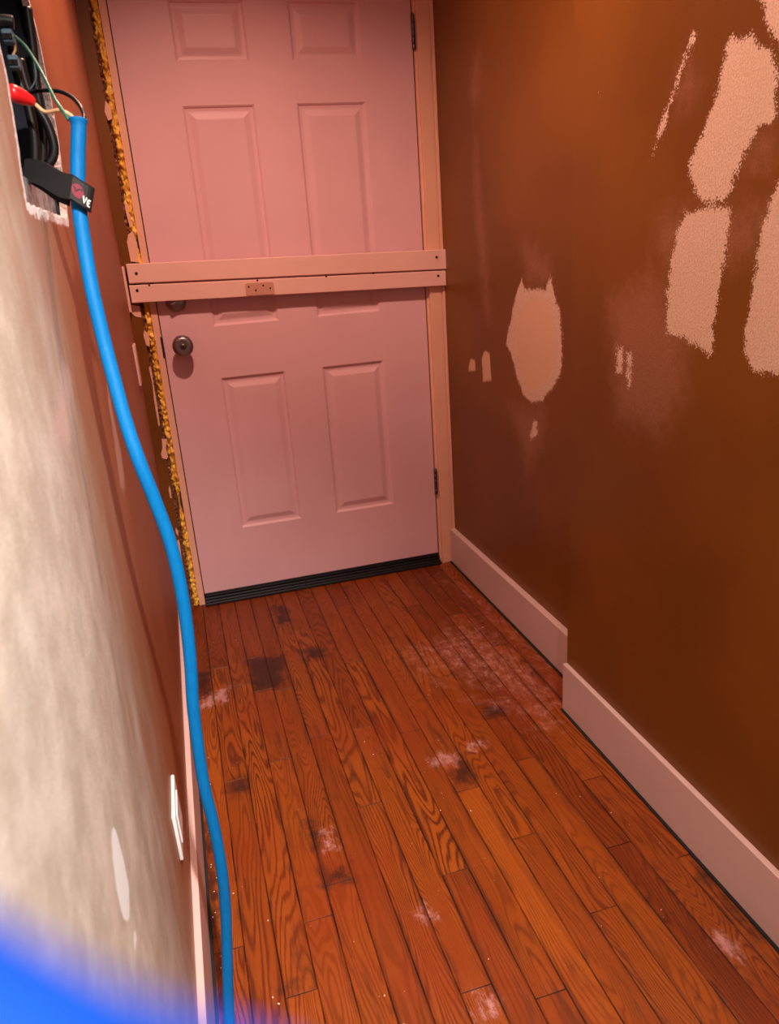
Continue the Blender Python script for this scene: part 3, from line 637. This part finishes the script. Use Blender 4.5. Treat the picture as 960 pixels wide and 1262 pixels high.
# ---------------- blue cable ----------------
CP = [(-0.0321,-1.6220,1.3600),(-0.0336,-1.6240,1.3490),(-0.0362,-1.6280,1.3359),(-0.0404,-1.6320,1.3145),(-0.0467,-1.6450,1.2709),(-0.0486,-1.6580,1.2181),(-0.0481,-1.6700,1.1734),(-0.0449,-1.6820,1.1188),(-0.0407,-1.6950,1.0728),(-0.0357,-1.7080,1.0262),(-0.0279,-1.7200,0.9785),(-0.0179,-1.7200,0.9259),(-0.0094,-1.7200,0.8713),(-0.0064,-1.7200,0.8154),(-0.0072,-1.7200,0.7579),(-0.0110,-1.7200,0.6989),(-0.0171,-1.7200,0.6381),(-0.0202,-1.7200,0.5741),(-0.0214,-1.7200,0.5068),(-0.0182,-1.7200,0.4352),(-0.0183,-1.7200,0.3614),(-0.0229,-1.7200,0.2858),(-0.0330,-1.7250,0.1979),(-0.0461,-1.7450,0.0880)]+[(-.05,-1.80,.0115),(-.045,-2.0,.0088),(-.02,-2.4,.0088),(.03,-2.9,.0088),(.12,-3.3,.0088)]
CP = [Vector(c) for c in CP]
bm = bmesh.new()
tube(bm, CP, lambda t: .0083+.0017*math.exp(-(t/.016)**2), 28, 10)
cab = tag(put('blue_cable', bm, M_BLUE, None, True), 'thick blue power cable hanging from the black strap down the left wall', 'cable')
E_ = Vector(CP[0])
def wire(name, P_, mat, r_=.0016, lab=None):
    bm = bmesh.new(); tube(bm, P_, r_, 10); w = put(name, bm, mat, cab, True)
    if lab: w['label'] = lab
wire('conductor', [(-0.0427,-1.6220,1.3598),(-0.0480,-1.6150,1.3711),(-0.0553,-1.6000,1.3867),(-0.0663,-1.5700,1.4185),(-0.0820,-1.5200,1.4538),(-0.0980,-1.4700,1.4781)], M_GREEN, .0020, 'green wire')
wire('conductor', [(-0.0375,-1.6220,1.3615),(-0.0412,-1.6150,1.3664),(-0.0513,-1.6100,1.3717),(-0.0679,-1.6000,1.3723),(-0.0785,-1.6000,1.3817)], M_TAN, .0021, 'cream wire')
wire('conductor', [(-0.0276,-1.6200,1.3570),(-0.0260,-1.6100,1.3659),(-0.0289,-1.6000,1.3770),(-0.0372,-1.5800,1.3900),(-0.0514,-1.5600,1.4000),(-0.0751,-1.5200,1.4088),(-0.0955,-1.4900,1.4114)], M_BLACK, .0024, 'black wire')

# strap looped round the cable
strap = empty('cable_strap', [(-0.0457,-1.6400,1.2858)][0], 'black hook and loop strap with a maroon round logo holding the blue cable', 'strap')
cA = Vector([(-0.0453,-1.6400,1.2877)][0]); 
tl, tr, br_, bl = [Vector(q) for q in [(-0.0475,-1.6600,1.3005),(-0.0276,-1.6600,1.2851),(-0.0364,-1.6600,1.2620),(-0.0572,-1.6600,1.2735)]]
ux = (tr-tl).normalized(); uz = (tl-bl).normalized(); un = ux.cross(uz).normalized()
if un.dot(Vector(CAM_LOC)-cA) < 0: un = -un
hgt = .5*((tl-bl).length+(tr-br_).length); wid = (tr-tl).length
# the band sweeps round the cable as a closed oval loop, then runs back to the box
ctr = (tl+tr+br_+bl)/4-un*.004
bm = bmesh.new(); nseg = 40; rings = []
def ribbon(bm, path, up, h, th):
    pr = None
    for i, p in enumerate(path):
        t_ = (path[min(i+1,len(path)-1)]-path[max(i-1,0)]).normalized(); u_ = up[i] if isinstance(up, list) else up
        hh_ = h[i] if isinstance(h, list) else h
        n_ = t_.cross(u_).normalized()
        q = [bm.verts.new(p+u_*hh_/2+n_*th/2), bm.verts.new(p+u_*hh_/2-n_*th/2), bm.verts.new(p-u_*hh_/2-n_*th/2), bm.verts.new(p-u_*hh_/2+n_*th/2)]
        if pr:
            for k in range(4): bm.faces.new((pr[k],pr[(k+1)%4],q[(k+1)%4],q[k]))
        else: bm.faces.new(q)
        pr = q
    bm.faces.new(list(reversed(pr)))
aw, bw = wid*.52, .0125
loop = [ctr+ux*(aw*math.copysign(abs(math.cos(a))**.8, math.cos(a)))+un*(bw*math.copysign(abs(math.sin(a))**.8, math.sin(a))-.006) for a in [2*math.pi*i/nseg for i in range(nseg+1)]]
ribbon(bm, loop, uz, hgt, .0022)
tail = [Vector(q) for q in [(-0.0498,-1.6550,1.2866),(-0.0615,-1.6450,1.2908),(-0.0759,-1.6200,1.3014),(-0.0886,-1.6000,1.3096),(-0.0997,-1.5800,1.3131),(-0.1082,-1.5600,1.3156)]]
ribbon(bm, catmull(tail, 6), uz, hgt*1.0, .0030)
tail2 = [Vector(q) for q in [(-0.0545,-1.6400,1.2805),(-0.0688,-1.6200,1.2886),(-0.0826,-1.6000,1.3007),(-0.0966,-1.5700,1.3111),(-0.1061,-1.5500,1.3185)]]
ribbon(bm, catmull(tail2, 6), uz, hgt*.95, .0030)
put('strap_band', bm, M_CLOTH, strap)
fc = ctr+un*(bw-.006+.0018)
bm = bmesh.new(); ribbon(bm, [fc-ux*aw*.72+un*.0000, fc-ux*aw*.3+un*.0006, fc+ux*aw*.25+un*.0004, fc+ux*aw*.62-un*.0012, fc+ux*aw*.86-un*.0042], uz, hgt*.86, .0012)
lb = put('label_patch', bm, M_PATCHBLACK, strap)
lc = fc-ux*aw*.16+un*.0014
bm = bmesh.new(); rd = hgt*.26; vs1 = [bm.verts.new(lc+(ux*math.cos(2*math.pi*k/32)+uz*math.sin(2*math.pi*k/32))*rd) for k in range(32)]; vs2 = [bm.verts.new(v.co-un*.0006) for v in vs1]
bm.faces.new(vs1)
for k in range(32): bm.faces.new((vs1[k],vs1[(k+1)%32],vs2[(k+1)%32],vs2[k]))
lg = put('logo_disc', bm, M_LOGO, strap)
def stroke(P2, w_, mat, name, base, par):
    bm = bmesh.new(); P3 = [base+ux*a*hgt+uz*b_*hgt+un*.0004 for a, b_ in P2]; L_, R_ = [], []
    for i, p in enumerate(P3):
        t_ = (P3[min(i+1,len(P3)-1)]-P3[max(i-1,0)]).normalized(); s_ = t_.cross(un)*w_*hgt/2; L_.append(bm.verts.new(p+s_)); R_.append(bm.verts.new(p-s_))
    for i in range(len(P3)-1): bm.faces.new((L_[i],L_[i+1],R_[i+1],R_[i]))
    put(name, bm, mat, par)
stroke([(-.20,.10),(-.12,.06),(-.09,-.05),(-.05,-.02),(.02,.08),(.10,.13),(.20,.12)], .05, M_PATCHBLACK, 'logo_mark', lc, lg)
tb = fc+ux*aw*.56-uz*hgt*.16+un*.0016-un*.001
stroke([(-.10,.13),(-.02,-.13),(.05,.13)], .055, M_PRINT, 'letter', tb, strap)
tb2 = fc+ux*aw*.80-uz*hgt*.18-un*.0018
stroke([(.10,.11),(.0,.10),(-.02,.0),(.0,-.12),(.10,-.13)], .05, M_PRINT, 'letter', tb2, strap)
stroke([(-.02,-.01),(.08,.0)], .05, M_PRINT, 'letter', tb2, strap)

# second, out of focus length of cable passing the camera at the lower left
Mx = cam.matrix_basis.to_3x3() if False else __import__('mathutils').Euler(CAM_ROT).to_matrix()
def camp(x, y, z): return Vector(CAM_LOC)+Mx@Vector((x,y,z))
bx, by, bz = -.0172, -.0272, -.030
mid = camp(bx, by, bz); dr = Mx@Vector((.871,-.49,0))
CPB = [Vector((-.070,-3.15,.30)), Vector((-.070,-3.02,.85)), Vector((-.069,-2.80,1.13)), mid-dr*.052+Vector((0,-.012,.0)), mid-dr*.025, mid, mid+dr*.025, mid+dr*.055+Vector((0,-.025,-.01)), Vector((.10,-2.86,.85)), Vector((.12,-3.0,.4)), Vector((.12,-3.05,.1)), Vector((.14,-3.2,.0088)), Vector((.2,-3.5,.0088))]
bm = bmesh.new(); tube(bm, CPB, .0084, 28, 12)
tag(put('blue_cable', bm, M_BLUE2, None, True), 'blurred blue cable loop very close to the camera at the bottom left corner', 'cable')

# ---------------- crumbs of plaster on the floor ----------------
bm = bmesh.new(); rc = random.Random(4)
def crumb(x, y, s_):
    ang = rc.uniform(0,3.1); r = bmesh.ops.create_icosphere(bm, subdivisions=1, radius=s_)
    for v in r['verts']:
        c_ = v.co; v.co = Vector((x+(c_.x*math.cos(ang)-c_.y*.6*math.sin(ang))*rc.uniform(.7,1.2), y+(c_.x*math.sin(ang)+c_.y*.6*math.cos(ang))*rc.uniform(.7,1.2), s_*.45+c_.z*.5))
for (x, y) in [(0.0066,-0.3159),(0.0802,-0.3299),(0.3100,-0.0188),(0.4932,-0.1641),(0.6035,-0.8489),(0.5692,-0.8787),(0.3470,-1.0204),(0.5082,-1.3505),(0.2057,-1.7111),(0.0358,-1.4899),(0.0230,-1.6515),(0.0311,-1.6665),(0.3994,-1.7054),(0.7107,-1.3665),(0.8633,-0.5725),(-0.0606,-1.4360),(-0.0658,-1.4459),(0.3549,-1.0788),(-0.0222,-1.4011),(0.1478,-0.0637),(0.5065,-0.4332),(0.8076,-0.0968),(0.4652,-0.0275)]:
    crumb(x, y, rc.uniform(.0012,.0026))
for i in range(110):
    crumb(rc.uniform(-.04,.86), -.05-1.85*rc.random(), rc.uniform(.0004,.0011))
for i in range(40):
    crumb(rc.uniform(-.068,-.045), rc.uniform(-1.8,-.9), rc.uniform(.0005,.0020))
tag(put('plaster_crumbs', bm, M_CRUMB), 'tiny pale plaster crumbs scattered over the oak floor', 'debris', kind='stuff')
